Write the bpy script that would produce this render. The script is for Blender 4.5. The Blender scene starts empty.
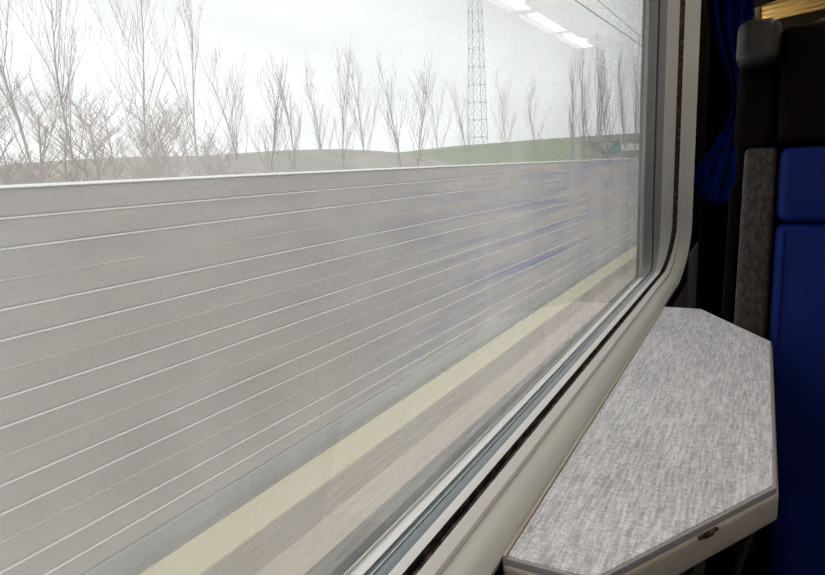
import bpy, bmesh, math, random
from mathutils import Vector, Matrix
random.seed(11)
scene = bpy.context.scene
COL = scene.collection

# ------------------------------------------------------------------ camera
YAW, PITCH, ROLL, F_PX = math.radians(28.83), math.radians(10.87), math.radians(-2.425), 637.8
CAM = Vector((0.1875, -0.4923, 1.10))
fwd = Vector((-math.sin(YAW)*math.cos(PITCH), math.cos(YAW)*math.cos(PITCH), -math.sin(PITCH)))
r0 = Vector((math.cos(YAW), math.sin(YAW), 0)); u0 = r0.cross(fwd)
rgt = math.cos(ROLL)*r0 + math.sin(ROLL)*u0
upv = -math.sin(ROLL)*r0 + math.cos(ROLL)*u0
cam_data = bpy.data.cameras.new('camera'); cam = bpy.data.objects.new('camera', cam_data); COL.objects.link(cam)
m3 = Matrix((rgt, upv, -fwd)).transposed()
cam.matrix_world = Matrix.Translation(CAM) @ m3.to_4x4()
cam_data.sensor_width = 36; cam_data.lens = F_PX*36/825; cam_data.clip_start = 0.02; cam_data.clip_end = 2000
scene.camera = cam

# ------------------------------------------------------------------ sky and exposure
SKY = .97
w = bpy.data.worlds.new('overcast_sky'); scene.world = w; w.use_nodes = True
nt = w.node_tree; nt.nodes.clear()
tc = nt.nodes.new('ShaderNodeTexCoord'); mp = nt.nodes.new('ShaderNodeMapping'); mp.inputs['Scale'].default_value = (1, 1, 3.5)
nz = nt.nodes.new('ShaderNodeTexNoise'); nz.inputs['Scale'].default_value = 2.2; nz.inputs['Detail'].default_value = 4
cr = nt.nodes.new('ShaderNodeValToRGB'); cr.color_ramp.elements[0].position = .36; cr.color_ramp.elements[1].position = .62
cr.color_ramp.elements[0].color = (.80, .805, .83, 1); cr.color_ramp.elements[1].color = (.97, .985, 1, 1)
bg = nt.nodes.new('ShaderNodeBackground'); bg.inputs['Strength'].default_value = SKY
wo = nt.nodes.new('ShaderNodeOutputWorld')
for a, b in ((tc.outputs['Generated'], mp.inputs['Vector']), (mp.outputs['Vector'], nz.inputs['Vector']),
             (nz.outputs['Fac'], cr.inputs['Fac']), (cr.outputs['Color'], bg.inputs['Color']), (bg.outputs[0], wo.inputs['Surface'])):
    nt.links.new(a, b)
vs = scene.view_settings
vs.view_transform = 'Standard'; vs.look = 'None'; vs.gamma = 1; vs.use_curve_mapping = False; vs.exposure = 0.60
scene.cycles.use_adaptive_sampling = False; scene.cycles.denoising_prefilter = 'NONE'; scene.cycles.max_bounces = 16; scene.cycles.transparent_max_bounces = 24; scene.cycles.diffuse_bounces = 6

# ------------------------------------------------------------------ helpers
def at(px, py, X):
    """point on the sight line of a photo pixel where it meets the plane x = X"""
    d = fwd + rgt*((px-412.5)/F_PX) + upv*((287.5-py)/F_PX)
    return CAM + d*((X-CAM.x)/d.x)

def mat(name, col, rough=.6, metal=0, spec=.5, noise=None, bump=None, emit=None):
    """noise = (colour2, scale vec3, detail, lo, hi); bump = (scale vec3, strength, distance)"""
    m = bpy.data.materials.new(name); m.use_nodes = True
    t = m.node_tree; b = t.nodes['Principled BSDF']
    b.inputs['Base Color'].default_value = (*col, 1); b.inputs['Roughness'].default_value = rough
    b.inputs['Metallic'].default_value = metal; b.inputs['Specular IOR Level'].default_value = spec
    if noise or bump: c = t.nodes.new('ShaderNodeTexCoord')
    def tex(scale, detail):
        mp = t.nodes.new('ShaderNodeMapping'); mp.inputs['Scale'].default_value = scale
        n = t.nodes.new('ShaderNodeTexNoise'); n.inputs['Scale'].default_value = 1; n.inputs['Detail'].default_value = detail
        t.links.new(c.outputs['Object'], mp.inputs['Vector']); t.links.new(mp.outputs['Vector'], n.inputs['Vector'])
        return n
    if noise:
        c2, sc, det, lo, hi = noise
        n = tex(sc, det); r = t.nodes.new('ShaderNodeValToRGB')
        r.color_ramp.elements[0].position = lo; r.color_ramp.elements[1].position = hi
        r.color_ramp.elements[0].color = (*col, 1); r.color_ramp.elements[1].color = (*c2, 1)
        t.links.new(n.outputs['Fac'], r.inputs['Fac']); t.links.new(r.outputs['Color'], b.inputs['Base Color'])
        m['ramp'] = r.name
    if bump:
        sc, st, di = bump
        n = tex(sc, 4); bn = t.nodes.new('ShaderNodeBump'); bn.inputs['Strength'].default_value = st; bn.inputs['Distance'].default_value = di
        t.links.new(n.outputs['Fac'], bn.inputs['Height']); t.links.new(bn.outputs['Normal'], b.inputs['Normal'])
    if emit:
        b.inputs['Emission Color'].default_value = (*emit[0], 1); b.inputs['Emission Strength'].default_value = emit[1]
    return m

def add_layer(m, col2, scale, lo, hi, detail=3, axis_mask=None):
    """lay a second, patchy colour over a material's base colour"""
    t = m.node_tree; b = t.nodes['Principled BSDF']
    c = t.nodes.new('ShaderNodeTexCoord'); mp = t.nodes.new('ShaderNodeMapping'); mp.inputs['Scale'].default_value = scale
    n = t.nodes.new('ShaderNodeTexNoise'); n.inputs['Scale'].default_value = 1; n.inputs['Detail'].default_value = detail
    t.links.new(c.outputs['Object'], mp.inputs['Vector']); t.links.new(mp.outputs['Vector'], n.inputs['Vector'])
    r = t.nodes.new('ShaderNodeMapRange'); r.inputs['From Min'].default_value = lo; r.inputs['From Max'].default_value = hi
    t.links.new(n.outputs['Fac'], r.inputs['Value']); fac = r.outputs['Result']
    if axis_mask:
        sx = t.nodes.new('ShaderNodeSeparateXYZ'); t.links.new(c.outputs['Object'], sx.inputs[0])
        for ax, a0, a1, b1, b0 in axis_mask:      # ramps up a0..a1, down b1..b0
            for f0, f1 in ((a0, a1), (b0, b1)):
                q = t.nodes.new('ShaderNodeMapRange'); q.inputs['From Min'].default_value = f0; q.inputs['From Max'].default_value = f1
                q.interpolation_type = 'SMOOTHSTEP'
                t.links.new(sx.outputs[ax], q.inputs['Value'])
                mu = t.nodes.new('ShaderNodeMath'); mu.operation = 'MULTIPLY'
                t.links.new(fac, mu.inputs[0]); t.links.new(q.outputs['Result'], mu.inputs[1]); fac = mu.outputs[0]
    mx = t.nodes.new('ShaderNodeMix'); mx.data_type = 'RGBA'
    link = b.inputs['Base Color'].links
    if link: t.links.new(link[0].from_socket, mx.inputs['A'])
    else: mx.inputs['A'].default_value = b.inputs['Base Color'].default_value
    mx.inputs['B'].default_value = (*col2, 1)
    t.links.new(fac, mx.inputs['Factor']); t.links.new(mx.outputs['Result'], b.inputs['Base Color'])

def link_mesh(name, bm, m, parent=None, smooth=False, origin=None):
    bmesh.ops.recalc_face_normals(bm, faces=bm.faces)
    o3 = Vector(origin) if origin is not None else (Vector(parent['_o']) if parent and '_o' in parent else Vector((0, 0, 0)))
    for v in bm.verts: v.co -= o3
    me = bpy.data.meshes.new(name); bm.to_mesh(me); bm.free()
    if smooth:
        for p in me.polygons: p.use_smooth = True
        me.set_sharp_from_angle(angle=math.radians(40))
    o = bpy.data.objects.new(name, me); COL.objects.link(o); me.materials.append(m)
    if parent:
        o.parent = parent; po = Vector(parent['_o']); o.location = o3-po
    else: o.location = o3
    o['_o'] = o3
    return o

def thing(name, label, cat, loc=(0, 0, 0), group=None, kind=None):
    o = bpy.data.objects.new(name, None); COL.objects.link(o); o.location = loc; o['_o'] = Vector(loc); o.empty_display_size = .05
    if label: o['label'] = label
    if cat: o['category'] = cat
    if group: o['group'] = group
    if kind: o['kind'] = kind
    return o
def tag(o, label, cat, group=None):
    o['label'] = label; o['category'] = cat
    if group: o['group'] = group
    return o
def struct(o): o['kind'] = 'structure'; return o

def box(bm, x0, x1, y0, y1, z0, z1, bev=0, seg=3, fn=None):
    b = bmesh.new()
    bmesh.ops.create_cube(b, size=1)
    for v in b.verts: v.co = Vector((x0 if v.co.x < 0 else x1, y0 if v.co.y < 0 else y1, z0 if v.co.z < 0 else z1))
    if bev: bmesh.ops.bevel(b, geom=b.edges[:], offset=bev, segments=seg, profile=.5, affect='EDGES', clamp_overlap=True)
    merge(bm, b, fn)
def merge(bm, b, fn=None):
    mp = {}
    for v in b.verts: mp[v] = bm.verts.new(fn(v.co.copy()) if fn else v.co)
    for f in b.faces:
        try: bm.faces.new([mp[v] for v in f.verts])
        except ValueError: pass
    b.free()
def prism(bm, pts, lo, hi, axis='z', bev=0, seg=2):
    """extrude a polygon; pts in the two other axes"""
    b = bmesh.new()
    def P(a, c, h):
        return {'z': (a, c, h), 'y': (a, h, c), 'x': (h, a, c)}[axis]
    A = [b.verts.new(P(a, c, lo)) for a, c in pts]; B = [b.verts.new(P(a, c, hi)) for a, c in pts]
    b.faces.new(A); b.faces.new(B)
    for i in range(len(pts)): j = (i+1) % len(pts); b.faces.new((A[i], A[j], B[j], B[i]))
    bmesh.ops.recalc_face_normals(b, faces=b.faces)
    if bev: bmesh.ops.bevel(b, geom=b.edges[:], offset=bev, segments=seg, profile=.5, affect='EDGES', clamp_overlap=True)
    merge(bm, b)
def tube(bm, pts, rad, n=8, caps=True):
    pts = [Vector(p) for p in pts]; rad = rad if isinstance(rad, (list, tuple)) else [rad]*len(pts)
    rings = []
    for i, p in enumerate(pts):
        d = (pts[min(i+1, len(pts)-1)]-pts[max(i-1, 0)])
        if d.length < 1e-9: d = Vector((0, 0, 1))
        d.normalize(); a = d.orthogonal().normalized()
        if abs(d.z) < .99: a = d.cross(Vector((0, 0, 1))).normalized()
        c = d.cross(a)
        rings.append([bm.verts.new(p+(a*math.cos(2*math.pi*k/n)+c*math.sin(2*math.pi*k/n))*rad[i]) for k in range(n)])
    for i in range(len(rings)-1):
        for k in range(n): bm.faces.new((rings[i][k], rings[i][(k+1) % n], rings[i+1][(k+1) % n], rings[i+1][k]))
    if caps: bm.faces.new(rings[0][::-1]); bm.faces.new(rings[-1])
def obj(name, fill, m, parent=None, smooth=False, origin=None):
    bm = bmesh.new(); fill(bm); return link_mesh(name, bm, m, parent, smooth, origin)

# ------------------------------------------------------------------ materials
M = {}
M['frame'] = mat('painted_frame', (.74, .77, .73), .38, noise=((.80, .82, .78), (14, 5, 14), 4, .35, .7))
M['bead'] = mat('white_bead', (.86, .85, .83), .35)
M['alu'] = mat('aluminium', (.62, .63, .63), .35, 1, noise=((.78, .78, .77), (90, 2, 90), 3, .35, .65))
M['spacer'] = mat('grey_spacer', (.075, .105, .125), .45, noise=((.16, .21, .24), (160, 1.2, 160), 3, .35, .65))
M['gasket'] = mat('rubber_gasket', (.012, .006, .006), .7, noise=((.16, .11, .07), (120, 50, 120), 6, .48, .66), bump=((260, 120, 260), .6, .004))
M['wallpanel'] = mat('dark_wall_panel', (.006, .004, .006), .9, spec=.02)
M['patch'] = mat('grey_wall_panel', (.09, .105, .125), .5)
M['dadopanel'] = mat('brown_wall_panel', (.045, .026, .02), .55)
M['darkwall'] = mat('dark_cabin_panel', (.030, .028, .03), .6)
M['floor'] = mat('dark_floor', (.02, .02, .022), .6, noise=((.035, .033, .033), (40, 40, 40), 4, .4, .6))
M['ceiling'] = mat('ceiling_panel', (.28, .265, .24), .6)
M['outer'] = mat('train_paint', (.35, .33, .10), .35)
M['blue'] = mat('blue_vinyl', (.001, .0095, .105), .55, spec=.12, noise=((.0015, .013, .13), (5, 5, 5), 3, .35, .65), bump=((300, 300, 300), .1, .001))
M['curtain'] = mat('blue_cloth', (.003, .032, .30), .9, spec=.05, noise=((.002, .02, .18), (60, 60, 8), 3, .4, .6))
M['brown'] = mat('dark_brown_vinyl', (.004, .002, .002), .6, spec=.03, bump=((120, 120, 120), .15, .002))
M['wing'] = mat('black_leather_wing', (.006, .005, .006), .42, spec=.4, noise=((.02, .018, .019), (60, 60, 60), 6, .5, .7), bump=((120, 120, 120), .2, .002))
M['worn'] = mat('worn_black_vinyl', (.016, .012, .011), .5, spec=.25, noise=((.07, .058, .05), (130, 130, 60), 10, .40, .80), bump=((90, 90, 60), .3, .003))
M['rim'] = mat('beige_rim', (.50, .44, .37), .45, noise=((.56, .50, .43), (30, 30, 30), 4, .35, .65))
M['edge'] = mat('table_edging', (.42, .39, .40), .4)
M['steel'] = mat('steel_bracket', (.30, .27, .22), .35, 1)
M['darksteel'] = mat('dark_steel', (.03, .03, .03), .5, .5)
M['brass'] = mat('yellow_slat', (.80, .62, .30), .4)
M['lamp'] = mat('lamp_diffuser', (.9, .85, .75), .5, emit=((1, .86, .70), 2.1))
M['lampbody'] = mat('lamp_housing', (.5, .5, .48), .5)

# woven laminate: two crossed, slightly wavy streak patterns
def laminate():
    m = bpy.data.materials.new('woven_laminate'); m.use_nodes = True; t = m.node_tree; b = t.nodes['Principled BSDF']
    c = t.nodes.new('ShaderNodeTexCoord')
    def tex(sc, det=2):
        mp = t.nodes.new('ShaderNodeMapping'); mp.inputs['Scale'].default_value = sc
        n = t.nodes.new('ShaderNodeTexNoise'); n.inputs['Scale'].default_value = 1; n.inputs['Detail'].default_value = det
        t.links.new(c.outputs['Object'], mp.inputs['Vector']); t.links.new(mp.outputs['Vector'], n.inputs['Vector']); return n.outputs['Fac']
    def math_(op, a, bb):
        n = t.nodes.new('ShaderNodeMath'); n.operation = op
        for i, v in enumerate((a, bb)):
            if isinstance(v, (int, float)): n.inputs[i].default_value = v
            else: t.links.new(v, n.inputs[i])
        return n.outputs[0]
    column = tex((330, 26, 1), 1); knot = tex((420, 240, 1), 3); weft = tex((110, 330, 1), 2); broad = tex((14, 6, 1), 2)
    s = math_('ADD', math_('MULTIPLY', column, .34), math_('ADD', math_('MULTIPLY', knot, .30), math_('ADD', math_('MULTIPLY', weft, .24), math_('MULTIPLY', broad, .12))))
    r = t.nodes.new('ShaderNodeValToRGB'); r.color_ramp.elements[0].position = .36; r.color_ramp.elements[1].position = .62
    r.color_ramp.elements[0].color = (.34, .34, .36, 1); r.color_ramp.elements[1].color = (.95, .94, .98, 1)
    t.links.new(s, r.inputs['Fac']); t.links.new(r.outputs['Color'], b.inputs['Base Color'])
    b.inputs['Roughness'].default_value = .42; b.inputs['Specular IOR Level'].default_value = .45
    return m
M['laminate'] = laminate()

def glass(name, veil, ior, tint):
    m = bpy.data.materials.new(name); m.use_nodes = True; t = m.node_tree; t.nodes.clear()
    out = t.nodes.new('ShaderNodeOutputMaterial')
    tr = t.nodes.new('ShaderNodeBsdfTransparent'); tr.inputs['Color'].default_value = (*tint, 1)
    gl = t.nodes.new('ShaderNodeBsdfGlossy'); gl.inputs['Roughness'].default_value = 0.0
    fr = t.nodes.new('ShaderNodeFresnel'); fr.inputs['IOR'].default_value = ior
    geo = t.nodes.new('ShaderNodeNewGeometry')
    inv = t.nodes.new('ShaderNodeMath'); inv.operation = 'SUBTRACT'; inv.inputs[0].default_value = 1; t.links.new(geo.outputs['Backfacing'], inv.inputs[1])
    mu = t.nodes.new('ShaderNodeMath'); mu.operation = 'MULTIPLY'; t.links.new(fr.outputs[0], mu.inputs[0]); t.links.new(inv.outputs[0], mu.inputs[1])
    mx = t.nodes.new('ShaderNodeMixShader'); t.links.new(mu.outputs[0], mx.inputs[0]); t.links.new(tr.outputs[0], mx.inputs[1]); t.links.new(gl.outputs[0], mx.inputs[2])
    last = mx
    if veil:
        c = t.nodes.new('ShaderNodeTexCoord'); mp = t.nodes.new('ShaderNodeMapping'); mp.inputs['Scale'].default_value = (3, 7, 2.5)
        n = t.nodes.new('ShaderNodeTexNoise'); n.inputs['Scale'].default_value = 1; n.inputs['Detail'].default_value = 5
        t.links.new(c.outputs['Object'], mp.inputs['Vector']); t.links.new(mp.outputs['Vector'], n.inputs['Vector'])
        rg = t.nodes.new('ShaderNodeMapRange'); rg.inputs['From Min'].default_value = .3; rg.inputs['From Max'].default_value = .7
        rg.inputs['To Min'].default_value = veil*.75; rg.inputs['To Max'].default_value = veil*1.25
        t.links.new(n.outputs['Fac'], rg.inputs['Value'])
        mm = t.nodes.new('ShaderNodeMath'); mm.operation = 'MULTIPLY'; t.links.new(rg.outputs[0], mm.inputs[0]); t.links.new(inv.outputs[0], mm.inputs[1])
        tl = t.nodes.new('ShaderNodeBsdfTranslucent'); tl.inputs['Color'].default_value = (.92, .91, .90, 1)
        m2 = t.nodes.new('ShaderNodeMixShader'); t.links.new(mm.outputs[0], m2.inputs[0]); t.links.new(mx.outputs[0], m2.inputs[1]); t.links.new(tl.outputs[0], m2.inputs[2])
        last = m2
    t.links.new(last.outputs[0], out.inputs['Surface'])
    return m
M['glass_in'] = glass('window_glass', 0, 1.6, (.99, .995, .99))
M['glass_out'] = glass('hazy_window_glass', .27, 1.25, (.98, .99, .985))  # outer pane's translucent veil stands in for haze over the landscape

# ------------------------------------------------------------------ structure: train cabin shell
Y0, Y1, X1, ZC = -2.6, 8.2, 2.7, 2.32
YN, ZT = -1.25, 1.74            # near end and top of the window opening at the inner glass
def ring_pts(xb, zb, xs, ys, r, dn, nc=10, corner_r=None):
    """closed rounded-rectangle loop. dn: outward offset used for top and near side"""
    zt, yn = ZT+dn, YN-dn
    P = []
    def arc(cy, cz, a0, xa, xb_):
        for i in range(nc+1):
            k = i/nc; a = a0+k*math.pi/2
            s = k*k*(3-2*k)
            P.append(Vector((xa+(xb_-xa)*s, cy+r*math.cos(a), cz+r*math.sin(a))))
    arc(ys-r, zb+r, -math.pi/2, xb, xs)
    arc(ys-r, zt-r, 0, xs, xb)
    arc(yn+r, zt-r, math.pi/2, xb, xs)
    arc(yn+r, zb+r, math.pi, xs, xb)
    return P
def ring_surface(bm, loops):
    vs_ = [[bm.verts.new(p) for p in L] for L in loops]
    n = len(loops[0])
    for A, B in zip(vs_, vs_[1:]):
        for i in range(n):
            j = (i+1) % n
            bm.faces.new((A[i], A[j], B[j], B[i]))
    return vs_
def rect_loop(x, ya, yb, za, zb, nc=10):
    P = []
    for cy, cz in ((yb, za), (yb, zb), (ya, zb), (ya, za)):
        P += [Vector((x, cy, cz))]*(nc+1)
    return [p.copy() for p in P]
G0 = ring_pts(-.100, .768, -.100, 1.361, .022, -.01)
G0b = ring_pts(-.082, .773, -.082, 1.392, .06, -.006)
G1 = ring_pts(-.060, .778, -.060, 1.431, .12, .0)
B1 = ring_pts(-.0495, .7785, -.035, 1.482, .135, .004)
B1d = ring_pts(-.0490, .768, -.034, 1.490, .135, .006)
R1d = ring_pts(-.0465, .768, -.029, 1.500, .14, .010)
R1 = ring_pts(-.046, .7735, -.028, 1.512, .14, .010)
K0 = ring_pts(-.041, .7755, -.025, 1.512, .142, .014)
K1 = ring_pts(-.030, .7725, -.018, 1.520, .145, .022)
K1d = ring_pts(-.0302, .764, -.0182, 1.524, .145, .024)
F0 = ring_pts(-.0290, .7660, -.0170, 1.525, .148, .026)
F1 = ring_pts(-.018, .7650, -.004, 1.531, .150, .034)
F2 = ring_pts(-.009, .7575, .008, 1.536, .152, .044)
F3 = ring_pts(-.0025, .7465, .0125, 1.540, .155, .055)
F4 = ring_pts(-.0045, .738, .009, 1.552, .16, .062)
F5 = ring_pts(-.010, .732, -.006, 1.560, .165, .066)
def strip(name, loops, m, parent): return obj(name, lambda bm: ring_surface(bm, loops), m, parent, True)

def wall_left(bm):
    hole_out = ring_pts(-.112, .768, -.112, 1.361, .022, -.01)
    hole_in = ring_pts(0, .736, 0, 1.556, .165, .064)
    mid = ring_pts(-.07, .736, -.07, 1.556, .165, .064)
    ring_surface(bm, [rect_loop(0, Y0, Y1, 0, ZC), hole_in, mid, hole_out, rect_loop(-.112, Y0, Y1, -.95, ZC+.2)])
struct(obj('wall_left', wall_left, M['wallpanel']))
struct(obj('floor', lambda bm: box(bm, 0, X1, Y0, Y1, -.1, 0), M['floor']))
struct(obj('ceiling', lambda bm: box(bm, 0, X1, Y0, Y1, ZC, ZC+.08), M['ceiling']))
struct(obj('wall_back', lambda bm: box(bm, 0, X1, Y0-.05, Y0, 0, ZC), M['darkwall']))
struct(obj('wall_front', lambda bm: box(bm, 0, X1, Y1, Y1+.05, 0, ZC), M['darkwall']))
OPP = [(-2.15, -1.02), (-.29, .84), (1.57, 2.70), (3.43, 4.56), (5.29, 6.42)]
OZ0, OZ1 = 1.0, 1.82
def wall_right(bm):
    box(bm, X1, X1+.1, Y0, Y1, 0, OZ0); box(bm, X1, X1+.1, Y0, Y1, OZ1, ZC)
    e = [Y0]+[q for p in OPP for q in p]+[Y1]
    for i in range(0, len(e), 2): box(bm, X1, X1+.1, e[i], e[i+1], OZ0, OZ1)
struct(obj('wall_right', wall_right, M['darkwall']))
struct(obj('wall_partition', lambda bm: box(bm, .012, .125, 1.90, 1.93, .0, 1.5, .004), M['brown']))
struct(obj('trim_2', lambda bm: box(bm, .0005, .005, 1.575, 1.885, .30, .80, .002), M['patch']))
# lower wall lining beside the table
struct(obj('trim_1', lambda bm: box(bm, .0005, .006, Y0, 1.57, .02, .715, .002), M['dadopanel']))

win = thing('window_1', None, None, (-.06, .1, .75), kind='structure')
strip('frame', [F0, F1, F2, F3, F4, F5], M['frame'], win)
strip('frame_lip', [K0, K1, K1d, F0], M['bead'], win)
strip('gasket', [B1, B1d, R1d, R1, K0], M['gasket'], win)
strip('glazing_bead', [G1, B1], M['bead'], win)
strip('spacer', [G0, G0b, G1], M['spacer'], win)
def pane(x0, x1, dn, ys, zb, r):
    def fill(bm):
        A = ring_pts(x0, zb, x0, ys, r, dn); B = ring_pts(x1, zb, x1, ys, r, dn)
        v = ring_surface(bm, [A, B]); bm.faces.new(v[0]); bm.faces.new(v[1])
    return fill
obj('glass_pane', pane(-.066, -.060, .0, 1.431, .778, .12), M['glass_in'], win)
obj('glass_pane', pane(-.101, -.096, -.01, 1.363, .767, .022), M['glass_out'], win)
# pale drip ledge and fine aluminium rail at the foot of the outer pane
def ledge(bm):
    q = [(-.0955, .7695), (-.0955, .7715), (-.081, .7750), (-.081, .7735)]
    prism(bm, [(x, z) for x, z in q], YN+.15, 1.30, 'y')
obj('drip_ledge', ledge, M['bead'], win)
def rails(bm):
    box(bm, -.0962, -.0942, YN+.15, 1.30, .7695, .7745, .0006, 1)
    box(bm, -.0745, -.0728, YN+.15, 1.34, .7748, .7765, .0005, 1)
obj('glazing_rail', rails, M['alu'], win)

for i, (a, b) in enumerate(OPP):
    o = thing('window_%d' % (i+2), None, None, (X1, (a+b)/2, OZ0), kind='structure')
    obj('glass_pane', lambda bm: box(bm, X1+.045, X1+.051, a, b, OZ0, OZ1), M['glass_in'], o)
    def fr(bm):
        box(bm, X1-.01, X1+.06, a, a+.04, OZ0, OZ1, .006); box(bm, X1-.01, X1+.06, b-.04, b, OZ0, OZ1, .006)
        box(bm, X1-.01, X1+.06, a+.04, b-.04, OZ0, OZ0+.04, .006); box(bm, X1-.01, X1+.06, a+.04, b-.04, OZ1-.04, OZ1, .006)
    obj('frame', fr, M['frame'], o)

# ------------------------------------------------------------------ structure: ground outside (the line runs at a very slight angle to the train)
SH = .018
def sx(x, y): return x+SH*(y-2.5)
def strip_ground(name, xa, xb, z, m, y0=-30, y1=300, zlow=None):
    def fill(bm):
        ys = [y0, y1]
        q = [(sx(xa, y0), y0), (sx(xb, y0), y0), (sx(xb, y1), y1), (sx(xa, y1), y1)]
        prism(bm, q, z-.25 if zlow is None else zlow, z)
    return struct(obj(name, fill, m))
def gravel(n, a, b): 
    m = mat(n, a, .95, noise=(b, (34, 1.1, 10), 6, .36, .64))
    return m
strip_ground('ground_strip_brown', -3.53, -3.15, -2.0, gravel('brown_ballast', (.34, .275, .21), (.50, .43, .345)))
strip_ground('ground_strip_sand', -3.15, -2.80, -2.0, gravel('pale_sand', (.62, .50, .40), (.72, .61, .50)))
strip_ground('ground_strip_dark', -2.80, -2.60, -2.0, gravel('dark_cinder', (.15, .14, .12), (.30, .27, .23)))
strip_ground('ground_strip_track', -2.60, 6.0, -2.0, gravel('track_ballast', (.60, .50, .41), (.74, .64, .53)))
strip_ground('ground_strip_base', -4.30, -3.53, -2.0, gravel('edge_ballast', (.30, .27, .22), (.36, .33, .28)))
def far_ground(bm):
    box(bm, -900, sx(-4.30, -30)-.02, -300, 900, -2.6, -2.1)
struct(obj('ground', lambda bm: box(bm, -900, 900, -400, 1200, -3.0, -2.26), mat('field_grass', (.15, .16, .08), .95, noise=((.24, .21, .13), (.08, .08, .08), 6, .35, .65))))

# ------------------------------------------------------------------ noise barrier
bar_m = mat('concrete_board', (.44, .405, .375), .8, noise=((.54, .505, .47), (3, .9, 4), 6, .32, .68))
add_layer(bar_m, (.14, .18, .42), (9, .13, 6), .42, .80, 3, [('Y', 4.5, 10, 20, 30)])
add_layer(bar_m, (.46, .29, .26), (2, .9, 2.2), .40, .75, 3, [('Y', -1.5, -.3, 1.7, 4.0), ('Z', -2.2, -1.9, -.6, .2)])  # faint red reflection in the glass, painted onto the boards
cap_m = mat('pale_cap', (.88, .87, .84), .6)
plinth_m = mat('smooth_plinth', (.40, .41, .41), .75, noise=((.45, .455, .45), (2, .5, 6), 4, .35, .65))
BX = -4.112
bar = thing('noise_barrier', 'long pale grey concrete noise barrier of stacked horizontal boards beside the track', 'barrier', (BX, 0, -2.1))
def bsweep(prof, m, name):
    """sweep an (x offset, z) profile along the barrier"""
    ys = [-14, -6, 0, 4, 8, 12, 18, 26, 40, 60, 90, 130]
    def fill(bm):
        R = []
        for y in ys:
            dz = 0 if y < 5 else -.0032*(y-5)
            R.append([bm.verts.new((sx(BX, y)+px, y, pz+dz)) for px, pz in prof])
        n = len(prof)
        for A, B in zip(R, R[1:]):
            for i in range(n): j = (i+1) % n; bm.faces.new((A[i], A[j], B[j], B[i]))
        bm.faces.new(R[0]); bm.faces.new(R[-1])
    return obj(name, fill, m, bar)
joints = [1.062, .877, .680, .480, .290, .092, -.100, -.286, -.478, -.674, -.860, -1.052, -1.240, -1.440, -1.628, -1.800]
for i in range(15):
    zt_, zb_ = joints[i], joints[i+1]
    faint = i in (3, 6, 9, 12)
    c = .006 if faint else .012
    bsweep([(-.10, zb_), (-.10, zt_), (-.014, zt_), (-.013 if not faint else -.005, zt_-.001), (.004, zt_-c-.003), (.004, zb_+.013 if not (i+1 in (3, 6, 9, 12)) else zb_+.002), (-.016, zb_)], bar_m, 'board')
joint_m = mat('pale_joint_highlight', (.86, .84, .80), .55); joint_f = mat('tan_joint_highlight', (.72, .66, .58), .6)  # pale strips put the sky-lit upper edge of each board into colour
for i in range(1, 15):
    z = joints[i]; faint = i in (3, 6, 9, 12)
    if faint: bsweep([(-.012, z-.009), (-.012, z-.001), (.002, z-.001), (.0095, z-.006), (.0095, z-.009)], joint_f, 'joint_highlight')
    else: bsweep([(-.012, z-.0135), (-.012, z-.001), (.000, z-.001), (.012, z-.0085), (.012, z-.0135)], joint_m, 'joint_highlight')
bsweep([(-.12, 1.060), (-.12, 1.082), (-.02, 1.082), (.024, 1.066), (.024, 1.060)], cap_m, 'coping')
bsweep([(-.14, -2.25), (-.14, -1.800), (.008, -1.800), (.018, -1.815), (.018, -2.25)], plinth_m, 'plinth')

trough_m = mat('cream_concrete', (.84, .76, .48), .8, noise=((.88, .81, .58), (12, .6, 12), 5, .35, .65))
def trough(bm):
    prof = [(-3.955, -2.1), (-3.955, -1.975), (-3.945, -1.965), (-3.545, -1.965), (-3.535, -1.975), (-3.535, -2.1)]
    R = [[bm.verts.new((sx(px, y), y, pz)) for px, pz in prof] for y in (-20, 0, 20, 60, 130)]
    for A, B in zip(R, R[1:]):
        for i in range(6): j = (i+1) % 6; bm.faces.new((A[i], A[j], B[j], B[i]))
    bm.faces.new(R[0]); bm.faces.new(R[-1])
tag(obj('cable_trough', trough, trough_m, origin=(-3.75, 0, -2.1)), 'long cream concrete cable duct lying on the ground along the foot of the barrier', 'cable duct')

# ------------------------------------------------------------------ landscape beyond the barrier
bark = mat('grey_bark', (.42, .385, .37), .9)  # bark colours made pale to stand in for haze over the trees
bark_b = mat('brown_bark', (.40, .31, .28), .9)
bark_p = mat('pale_bark', (.38, .365, .36), .9)
def tree_mesh(h, spread, trunk_r, levels, seed, upright=.5, first=.25, nb=(3, 5), sides=4):
    rnd = random.Random(seed); bm = bmesh.new()
    def branch(p, d, L, r, lev):
        pts = [p.copy()]; rad = [r]; q = p.copy(); dd = d.copy(); n = 4
        for i in range(n):
            dd = (dd+Vector((rnd.uniform(-1, 1), rnd.uniform(-1, 1), rnd.uniform(-.4, .8)))*.13).normalized()
            q = q+dd*L/n; pts.append(q.copy()); rad.append(r*(1-.75*(i+1)/n))
        tube(bm, pts, rad, sides if lev == 0 else 3, False)
        if lev >= levels: return
        k = rnd.randint(*nb)*(3 if lev == 0 else 1)
        for j in range(k):
            t = first+(1-first)*(j+rnd.random())/k
            s = t*n; i0 = min(int(s), n-1); pp = pts[i0].lerp(pts[i0+1], s-i0)
            a = rnd.uniform(0, 2*math.pi); side = Vector((math.cos(a), math.sin(a), 0))
            nd = (side*spread+Vector((0, 0, 1))*upright+d*.3).normalized()
            branch(pp, nd, L*rnd.uniform(.32, .55)*(1.15-.5*t), max(rad[i0]*.5, trunk_r*.09), lev+1)
    branch(Vector((0, 0, 0)), Vector((0, 0, 1)), h, trunk_r, 0)
    return bm
ORD = ['first', 'second', 'third', 'fourth', 'fifth', 'sixth', 'seventh', 'eighth', 'ninth', 'tenth', 'eleventh', 'twelfth', 'thirteenth', 'fourteenth', 'fifteenth', 'sixteenth']
GZ = -2.26
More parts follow.
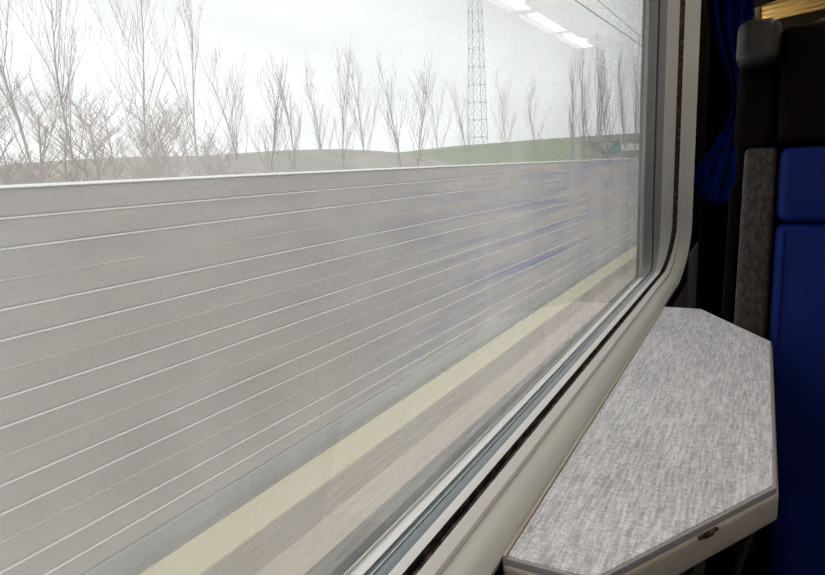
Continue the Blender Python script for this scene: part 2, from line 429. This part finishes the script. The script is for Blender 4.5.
def plant(name, px, py_top, X, m, label, cat, group, spread, upright, tr, levels, seed, first=.25, nb=(3, 5)):
    p = at(px, py_top, X); h = p.z-GZ
    o = link_mesh(name, tree_mesh(h*.93, spread, tr, levels, seed, upright, first, nb), m)
    o.location = (p.x, p.y, GZ-.02); tag(o, label, cat, group)
    return o
# brown shrubs and trees close behind the barrier, left
sh = [(-30, 92), (4, 118), (30, 100), (58, 132), (80, 110), (104, 104), (128, 122), (150, 108), (172, 112), (190, 126), (208, 140), (224, 146)]
for i, (px, py) in enumerate(sh):
    plant('shrub', px, py, -19-(i*3 % 4)*5, bark_b, 'bushy bare brown shrub above the barrier, %s from the left end of the thicket' % ORD[i], 'shrub', 'bare shrubs left above the barrier', 1.0, .7, .08, 3, 100+i, .04, (6, 9))
tt = [(10, -60), (58, -20), (118, -40), (182, 4), (236, 70), (262, 84), (292, 78), (318, 82), (338, 75), (362, 64), (398, 84), (412, 78), (436, 84), (470, 95), (505, 92), (540, 92)]
for i, (px, py) in enumerate(tt):
    plant('tree', px, py, -26-(i*7 % 5)*3, bark, 'slender bare grey tree standing beyond the barrier, %s in the row from the left' % ORD[i], 'tree', 'bare trees beyond the barrier', .5, 1.2, .085, 3, 200+i, .22, (4, 6))
pp = [(573, 72), (585, 66), (593, 62), (602, 68), (611, 60), (629, 58), (637, 55), (643, 62)]
for i, (px, py) in enumerate(pp):
    plant('poplar', px, py, -26, bark_p, 'tall narrow bare poplar by the bridge, %s from the left of the poplars' % ORD[i], 'tree', 'bare poplars by the bridge', .2, 1.2, .16, 3, 300+i, .1, (4, 5))

# green embankment and low rise
def hill(name, pts, X, m, depth=30):
    def fill(bm):
        F = [at(px, py, X) for px, py in pts]
        prev = None
        for p in F:
            q = [bm.verts.new((p.x+12, p.y, GZ-.1)), bm.verts.new((p.x, p.y, p.z)), bm.verts.new((p.x-8, p.y, p.z)), bm.verts.new((p.x-depth, p.y, GZ-.1))]
            if prev:
                for i in range(3): bm.faces.new((prev[i], q[i], q[i+1], prev[i+1]))
            prev = q
    return struct(obj(name, fill, m))
grass_m = mat('green_slope', (.24, .30, .17), .95, noise=((.30, .34, .22), (.2, .2, .2), 5, .35, .65))
brush_m = mat('brown_scrub', (.43, .39, .35), .95, noise=((.32, .31, .26), (.3, .3, .3), 6, .35, .65))
hill('hill_green', [(385, 158), (415, 153), (450, 149), (490, 144), (530, 141), (570, 137.5), (600, 135.5), (640, 133), (660, 132)], -48, grass_m)
hill('hill_scrub', [(-80, 168), (0, 166), (100, 158), (170, 156), (230, 156), (290, 150), (340, 149), (380, 151), (410, 154), (440, 160)], -36, brush_m)

# road bridge over the line, far away, and a lorry crossing under its deck
def aty(px, py, Y):
    d = fwd + rgt*((px-412.5)/F_PX) + upv*((287.5-py)/F_PX)
    return CAM + d*((Y-CAM.y)/d.y)
conc = mat('bridge_concrete', (.36, .37, .36), .85)
YB = 190
bl, brt = aty(588, 141, YB), aty(665, 137, YB)
zlo, zhi = aty(620, 141, YB).z, aty(620, 136.5, YB).z
zpar = aty(620, 134.3, YB).z
br = thing('road_bridge', 'low grey concrete road bridge far away at the right end of the barrier', 'bridge', (bl.x+8, YB, GZ))
obj('deck', lambda bm: box(bm, bl.x, brt.x+10, YB, YB+9, zlo, zhi, .1), conc, br)
obj('parapet', lambda bm: box(bm, bl.x, brt.x+10, YB-.1, YB+.2, zhi, zpar, .05), conc, br)
for k in range(4):
    xx = bl.x+1+k*(brt.x-bl.x)/3.4
    obj('pier', lambda bm: box(bm, xx-.4, xx+.4, YB+2, YB+7, GZ-.1, zlo, .1), conc, br)
zr = aty(620, 153.5, YB-12).z
struct(obj('road', lambda bm: box(bm, bl.x-16, brt.x+6, YB-20, YB-4, GZ-.2, zr), mat('grey_road_bank', (.36, .36, .34), .9)))
la, lm, lb = aty(608, 150, YB-12), aty(621, 150, YB-12), aty(640, 150, YB-12)
zt0 = aty(625, 144.6, YB-12).z; YL = YB-12
lorry = thing('lorry', 'white lorry with a teal cab in front of the distant road bridge', 'lorry', (lm.x, YL, zr))
white = mat('white_box_body', (.80, .80, .79), .5); teal = mat('teal_cab', (.05, .27, .25), .4)
obj('cargo_box', lambda bm: box(bm, lm.x+.15, lb.x+1, YL-1.1, YL+1.1, zr+.55, zt0, .06), white, lorry)
obj('cab', lambda bm: prism(bm, [(la.x, zr+.4), (la.x, zr+1.2), (la.x+.8, zt0-.1), (lm.x, zt0-.1), (lm.x, zr+.4)], YL-1.05, YL+1.05, 'y', .06), teal, lorry)
obj('chassis', lambda bm: box(bm, la.x+.2, lb.x+.9, YL-.8, YL+.8, zr+.35, zr+.56, .03), M['darksteel'], lorry)
for xx in (la.x+.8, lb.x-1.2, lb.x):
    for yy in (YL-.95, YL+.75):
        obj('wheel', lambda bm: tube(bm, [(xx, yy, zr+.32), (xx, yy+.2, zr+.32)], .32, 16), M['darksteel'], lorry)

# lattice pylon
py_m = mat('galvanised_steel', (.60, .63, .65), .6)
pb, ptop = at(478, 140, -95), at(478, -60, -95)
pyl = thing('pylon', 'tall pale lattice electricity pylon rising above the trees and out of view', 'pylon', (pb.x, pb.y, GZ))
PH = ptop.z-GZ; WB, WT = 3.0, 1.5
def corner(k, z): 
    f = z/PH; hw = WB+(WT-WB)*f
    return Vector((pb.x+(-hw, hw, hw, -hw)[k], pb.y+(-hw, -hw, hw, hw)[k], GZ+z))
for k in range(4): obj('leg', lambda bm: tube(bm, [corner(k, -.3), corner(k, PH)], .11, 5), py_m, pyl)
def brace(bm):
    n = 13
    for i in range(n):
        za, zb = PH*i/n, PH*(i+1)/n
        for k in range(4):
            j = (k+1) % 4
            tube(bm, [corner(k, za), corner(j, zb)], .06, 4); tube(bm, [corner(j, za), corner(k, zb)], .06, 4); tube(bm, [corner(k, zb), corner(j, zb)], .08, 4)
obj('bracing', brace, py_m, pyl)
for zf, ln in ((.86, 9), (.96, 7)):
    def arm(bm):
        z = GZ+PH*zf
        for s in (-1, 1):
            tube(bm, [(pb.x, pb.y, z), (pb.x+s*ln*.4, pb.y+s*ln, z)], .14, 4); tube(bm, [(pb.x, pb.y, z+2.4), (pb.x+s*ln*.4, pb.y+s*ln, z)], .12, 4)
    obj('crossarm', arm, py_m, pyl)

# two overhead wires parallel to the line
wire_m = mat('wire', (.10, .10, .105), .6)
for nm, pa, pbb in (('upper', (600, 2), (648, 43)), ('lower', (575, 0), (648, 50))):
    XW = -9 if nm == 'upper' else -7
    A, B = at(*pa, XW), at(*pbb, XW); d = (B-A)
    o = obj('overhead_wire', lambda bm: tube(bm, [A-d*1.2, A, B, B+d*2.5], .022, 6), wire_m, origin=A)
    tag(o, '%s of the two dark overhead wires sloping down at the top right of the window' % nm, 'wire', None)

# ------------------------------------------------------------------ folding table
TZ = .75
a_, w_, c_, L_ = .0769, .2120, .2350, 1.0638
def table_outline(off):
    return [(-off*.4, -off), (a_+off*.4, -off), (w_+off, c_-off*.5), (w_+off, L_-c_+off*.5), (a_+off*.4, L_+off), (-off*.4, L_+off)]
tab = thing('wall_table', 'long wall table with a woven grey laminate top and cut corners below the window', 'table', (.01, .53, .45))
XO = .003
def shift(pts): return [(x+XO, y) for x, y in pts]
obj('tabletop', lambda bm: prism(bm, shift(table_outline(0)), TZ-.006, TZ, 'z', .0006, 1), M['laminate'], tab)
obj('edging', lambda bm: prism(bm, shift(table_outline(.0032)), TZ-.009, TZ-.0012, 'z', .0012, 2), M['edge'], tab)
obj('rim', lambda bm: prism(bm, [(x if x > .004 else -.0005, y) for x, y in shift(table_outline(.0055))], TZ-.040, TZ-.008, 'z', .004, 3), M['rim'], tab, True)
def chip(bm):
    A = Vector((a_+XO, 0, 0)); B = Vector((w_+XO, c_, 0)); n = Vector((c_, -(w_-a_), 0)).normalized()
    for t0, t1, h in ((.50, .545, .003), (.535, .585, .005), (.58, .61, .0025)):
        P, Q = A.lerp(B, t0)+n*.0068, A.lerp(B, t1)+n*.0068
        prism(bm, [(P.x, P.y), (Q.x, Q.y), (Q.x-n.x*.003, Q.y-n.y*.003), (P.x-n.x*.003, P.y-n.y*.003)], TZ-.009-h, TZ-.0088, 'z')
obj('wall_lip', lambda bm: box(bm, -.001, .0022, -.003, L_+.003, TZ-.02, TZ+.001, .0008, 2), M['rim'], tab)
obj('edge_chip', chip, M['gasket'], tab)
obj('wall_hinge', lambda bm: box(bm, .007, .03, .08, L_-.08, TZ-.06, TZ-.039, .003), M['darksteel'], tab)
def support(yy):
    def fill(bm):
        tube(bm, [(.196, yy, TZ-.041), (.199, yy, TZ-.065), (.1975, yy, TZ-.082), (.184, yy, .604), (.10, yy, .26), (.075, yy, .20), (.015, yy, .17)], .0045, 10)
        tube(bm, [(.207, yy+.01, TZ-.041), (.205, yy+.01, TZ-.075), (.199, yy+.01, TZ-.088)], .003, 8)
        box(bm, .007, .020, yy-.025, yy+.025, .13, .21, .003)
    return fill
for yy in (.28, .80): obj('support_arm', support(yy), M['steel'], tab, True)

# ------------------------------------------------------------------ seat facing the camera
RC = .34
def recl(co): return Vector((co.x, co.y+(co.z-.46)*RC, co.z))
def pad(x0, x1, y0, y1, z0, z1, bev): return lambda bm: box(bm, x0, x1, y0, y1, z0, z1, bev, 5, recl)
seat = thing('train_seat', 'double train seat in dark blue vinyl with dark brown headrests facing the table', 'seat', (.68, 1.0, 0))
for i, x0 in enumerate((.217, .690)):
    x1 = x0+.46
    obj('backrest', pad(x0, x1, .855, .955, .43, .948, .02), M['blue'], seat, True)
    obj('backrest_top', pad(x0, x1, .855, .955, .951, 1.103, .02), M['blue'], seat, True)
    obj('seat_cushion', lambda bm: box(bm, x0+.012, x1, .36, .875, .30, .455, .04, 5), M['blue'], seat, True)
    h = obj('headrest', lambda bm: (box(bm, x0-.01, x1, .865, .99, 1.108, 1.362, .02, 5, recl)), M['brown'], seat, True)
    wx0, wx1 = (x0-.094, x0-.012) if i == 0 else (x0-.026, x0+.010)
    obj('headrest_wing', lambda bm: (box(bm, wx0, wx1, .795, .97, 1.275, 1.372, .022, 6, recl), box(bm, wx0+.004, wx1-.004, .96, .97, 1.26, 1.29, .004, 2, recl)), M['wing'], h, True)
    obj('headrest_side', pad(wx0+.004, wx1-.004, .875, .97, 1.10, 1.29, .02), M['brown'], h, True)  # lower wing in darker vinyl; the shade under the roll is put into colour
    def pip(bm):
        P = [recl(Vector((x0+.014, .853, z))) for z in (.72, .78, .84, .90, .935)]; tube(bm, P, .0025, 6)
    obj('piping', pip, M['blue'], seat, True)
obj('side_panel', pad(.150, .212, .87, 1.0, .30, 1.105, .012), M['worn'], seat, True)
obj('side_edge', pad(.124, .149, .92, 1.02, .10, 1.02, .008), M['brown'], seat, True)
obj('back_shell', pad(.13, 1.16, .99, 1.02, .15, 1.36, .012), M['brown'], seat, True)
obj('seat_frame', lambda bm: box(bm, .22, 1.15, .40, .95, .22, .30, .01), M['darksteel'], seat)
for xx in (.32, 1.05):
    obj('leg', lambda bm: box(bm, xx-.03, xx+.03, .50, .85, 0, .222, .008), M['darksteel'], seat)

# ------------------------------------------------------------------ curtain beside the window
cur = thing('curtain', 'dark blue curtain gathered beside the window behind the headrest', 'curtain', (.08, 1.62, 1.9))
def curtain(bm):
    nu, nv = 60, 26; grid = []
    for j in range(nv+1):
        v = j/nv; row = []
        z = 1.92-v*.97
        for i in range(nu+1):
            u = i/nu
            g = math.exp(-((v-.72)/.2)**2)
            xa = .012+.085*g-.03*max(0, v-.72)/.28; xb = .157-.024*min(1, v/.6)
            x = xa+u*(xb-xa)
            y = 1.62+.028*math.sin(u*math.pi*7)*(1-.35*v)+.012*math.sin(u*23+v*3)
            zz = z+(.03*(u-.62)**2/.15*v**6)
            row.append(bm.verts.new((x, y, zz)))
        grid.append(row)
    for j in range(nv):
        for i in range(nu): bm.faces.new((grid[j][i], grid[j][i+1], grid[j+1][i+1], grid[j+1][i]))
    bmesh.ops.solidify(bm, geom=bm.faces[:], thickness=.003)
obj('cloth', curtain, M['curtain'], cur, True)
obj('curtain_rail', lambda bm: tube(bm, [(.002, 1.62, 1.92), (.165, 1.62, 1.92)], .008, 10), M['darksteel'], cur, True)

# ------------------------------------------------------------------ luggage racks
for nm, ya, yb, n, zz, lab in (('near', 2.45, 3.40, 8, 1.74, 'yellow slatted luggage rack seen above the headrest, nearer of the two'),
                               ('far', 3.62, 5.2, 13, 1.74, 'yellow slatted luggage rack seen above the headrest, farther of the two')):
    t = thing('luggage_rack', lab, 'luggage rack', (.14, (ya+yb)/2, zz), 'slatted luggage racks over the seats')
    def rot(co): return Vector((co.x, co.y, co.z+(co.x-.14)*.10))
    for k in range(n):
        y = ya+(yb-ya)*(k+.5)/n; hw = (yb-ya)/n*.25
        obj('slat', lambda bm: box(bm, .14, .66, y-hw, y+hw, zz-.012, zz+.012, .005, 2, rot), M['brass'], t, True)
    obj('front_rail', lambda bm: tube(bm, [(.66, ya, zz+.055), (.66, yb, zz+.055)], .016, 12), M['steel'], t, True)
    obj('wall_rail', lambda bm: box(bm, .115, .14, ya, yb, zz-.02, zz+.02, .005), M['steel'], t)
    for y in (ya+.05, yb-.05):
        obj('bracket', lambda bm: prism(bm, [(.001, zz-.12), (.001, zz+.02), (.66, zz+.055), (.66, zz+.035)], y-.01, y+.01, 'y'), M['darksteel'], t)

# ------------------------------------------------------------------ ceiling lamps (the aisle row's reflections hang in the window)
def lamp(x, y0_, y1_, lab, group):
    t = thing('ceiling_light', lab, 'lamp', (x, (y0_+y1_)/2, ZC), group)
    obj('diffuser', lambda bm: box(bm, x-.085, x+.085, y0_, y1_, ZC-.03, ZC-.008, .006), M['lamp'], t)
    obj('housing', lambda bm: box(bm, x-.10, x+.10, y0_-.01, y1_+.01, ZC-.010, ZC, .002, 1), M['lampbody'], t)
for k in range(9): lamp(1.43, 6.95-k*1.08-.84, 6.95-k*1.08, 'warm strip lamp mirrored in the window, %s from the far end' % ORD[k], 'strip lamps along the aisle')
for k in range(6): lamp(.46, 3.4-k*1.06-.90, 3.4-k*1.06, 'added unseen strip lamp on the ceiling over the window seats, %s from the far end' % ORD[k], 'added fill lamps over the window seats')  # second row added out of view to brighten the table and sill
fill_lamp = thing('rack_fill_lamp', 'small unseen warm lamp added on the window wall under the luggage rack behind the seat', 'lamp', (.0, 3.1, 1.5))  # hidden lamp added to brighten the rack slats from below
obj('lamp_back', lambda bm: box(bm, .001, .02, 2.9, 3.3, 1.46, 1.54, .005), M['lampbody'], fill_lamp)
M['tube'] = mat('warm_tube', (.9, .8, .6), .5, emit=((1, .78, .45), 14))
obj('lamp_tube', lambda bm: tube(bm, [(.035, 2.92, 1.515), (.035, 3.28, 1.515)], .014, 12), M['tube'], fill_lamp, True)
for o in bpy.data.objects:
    if '_o' in o: del o['_o']
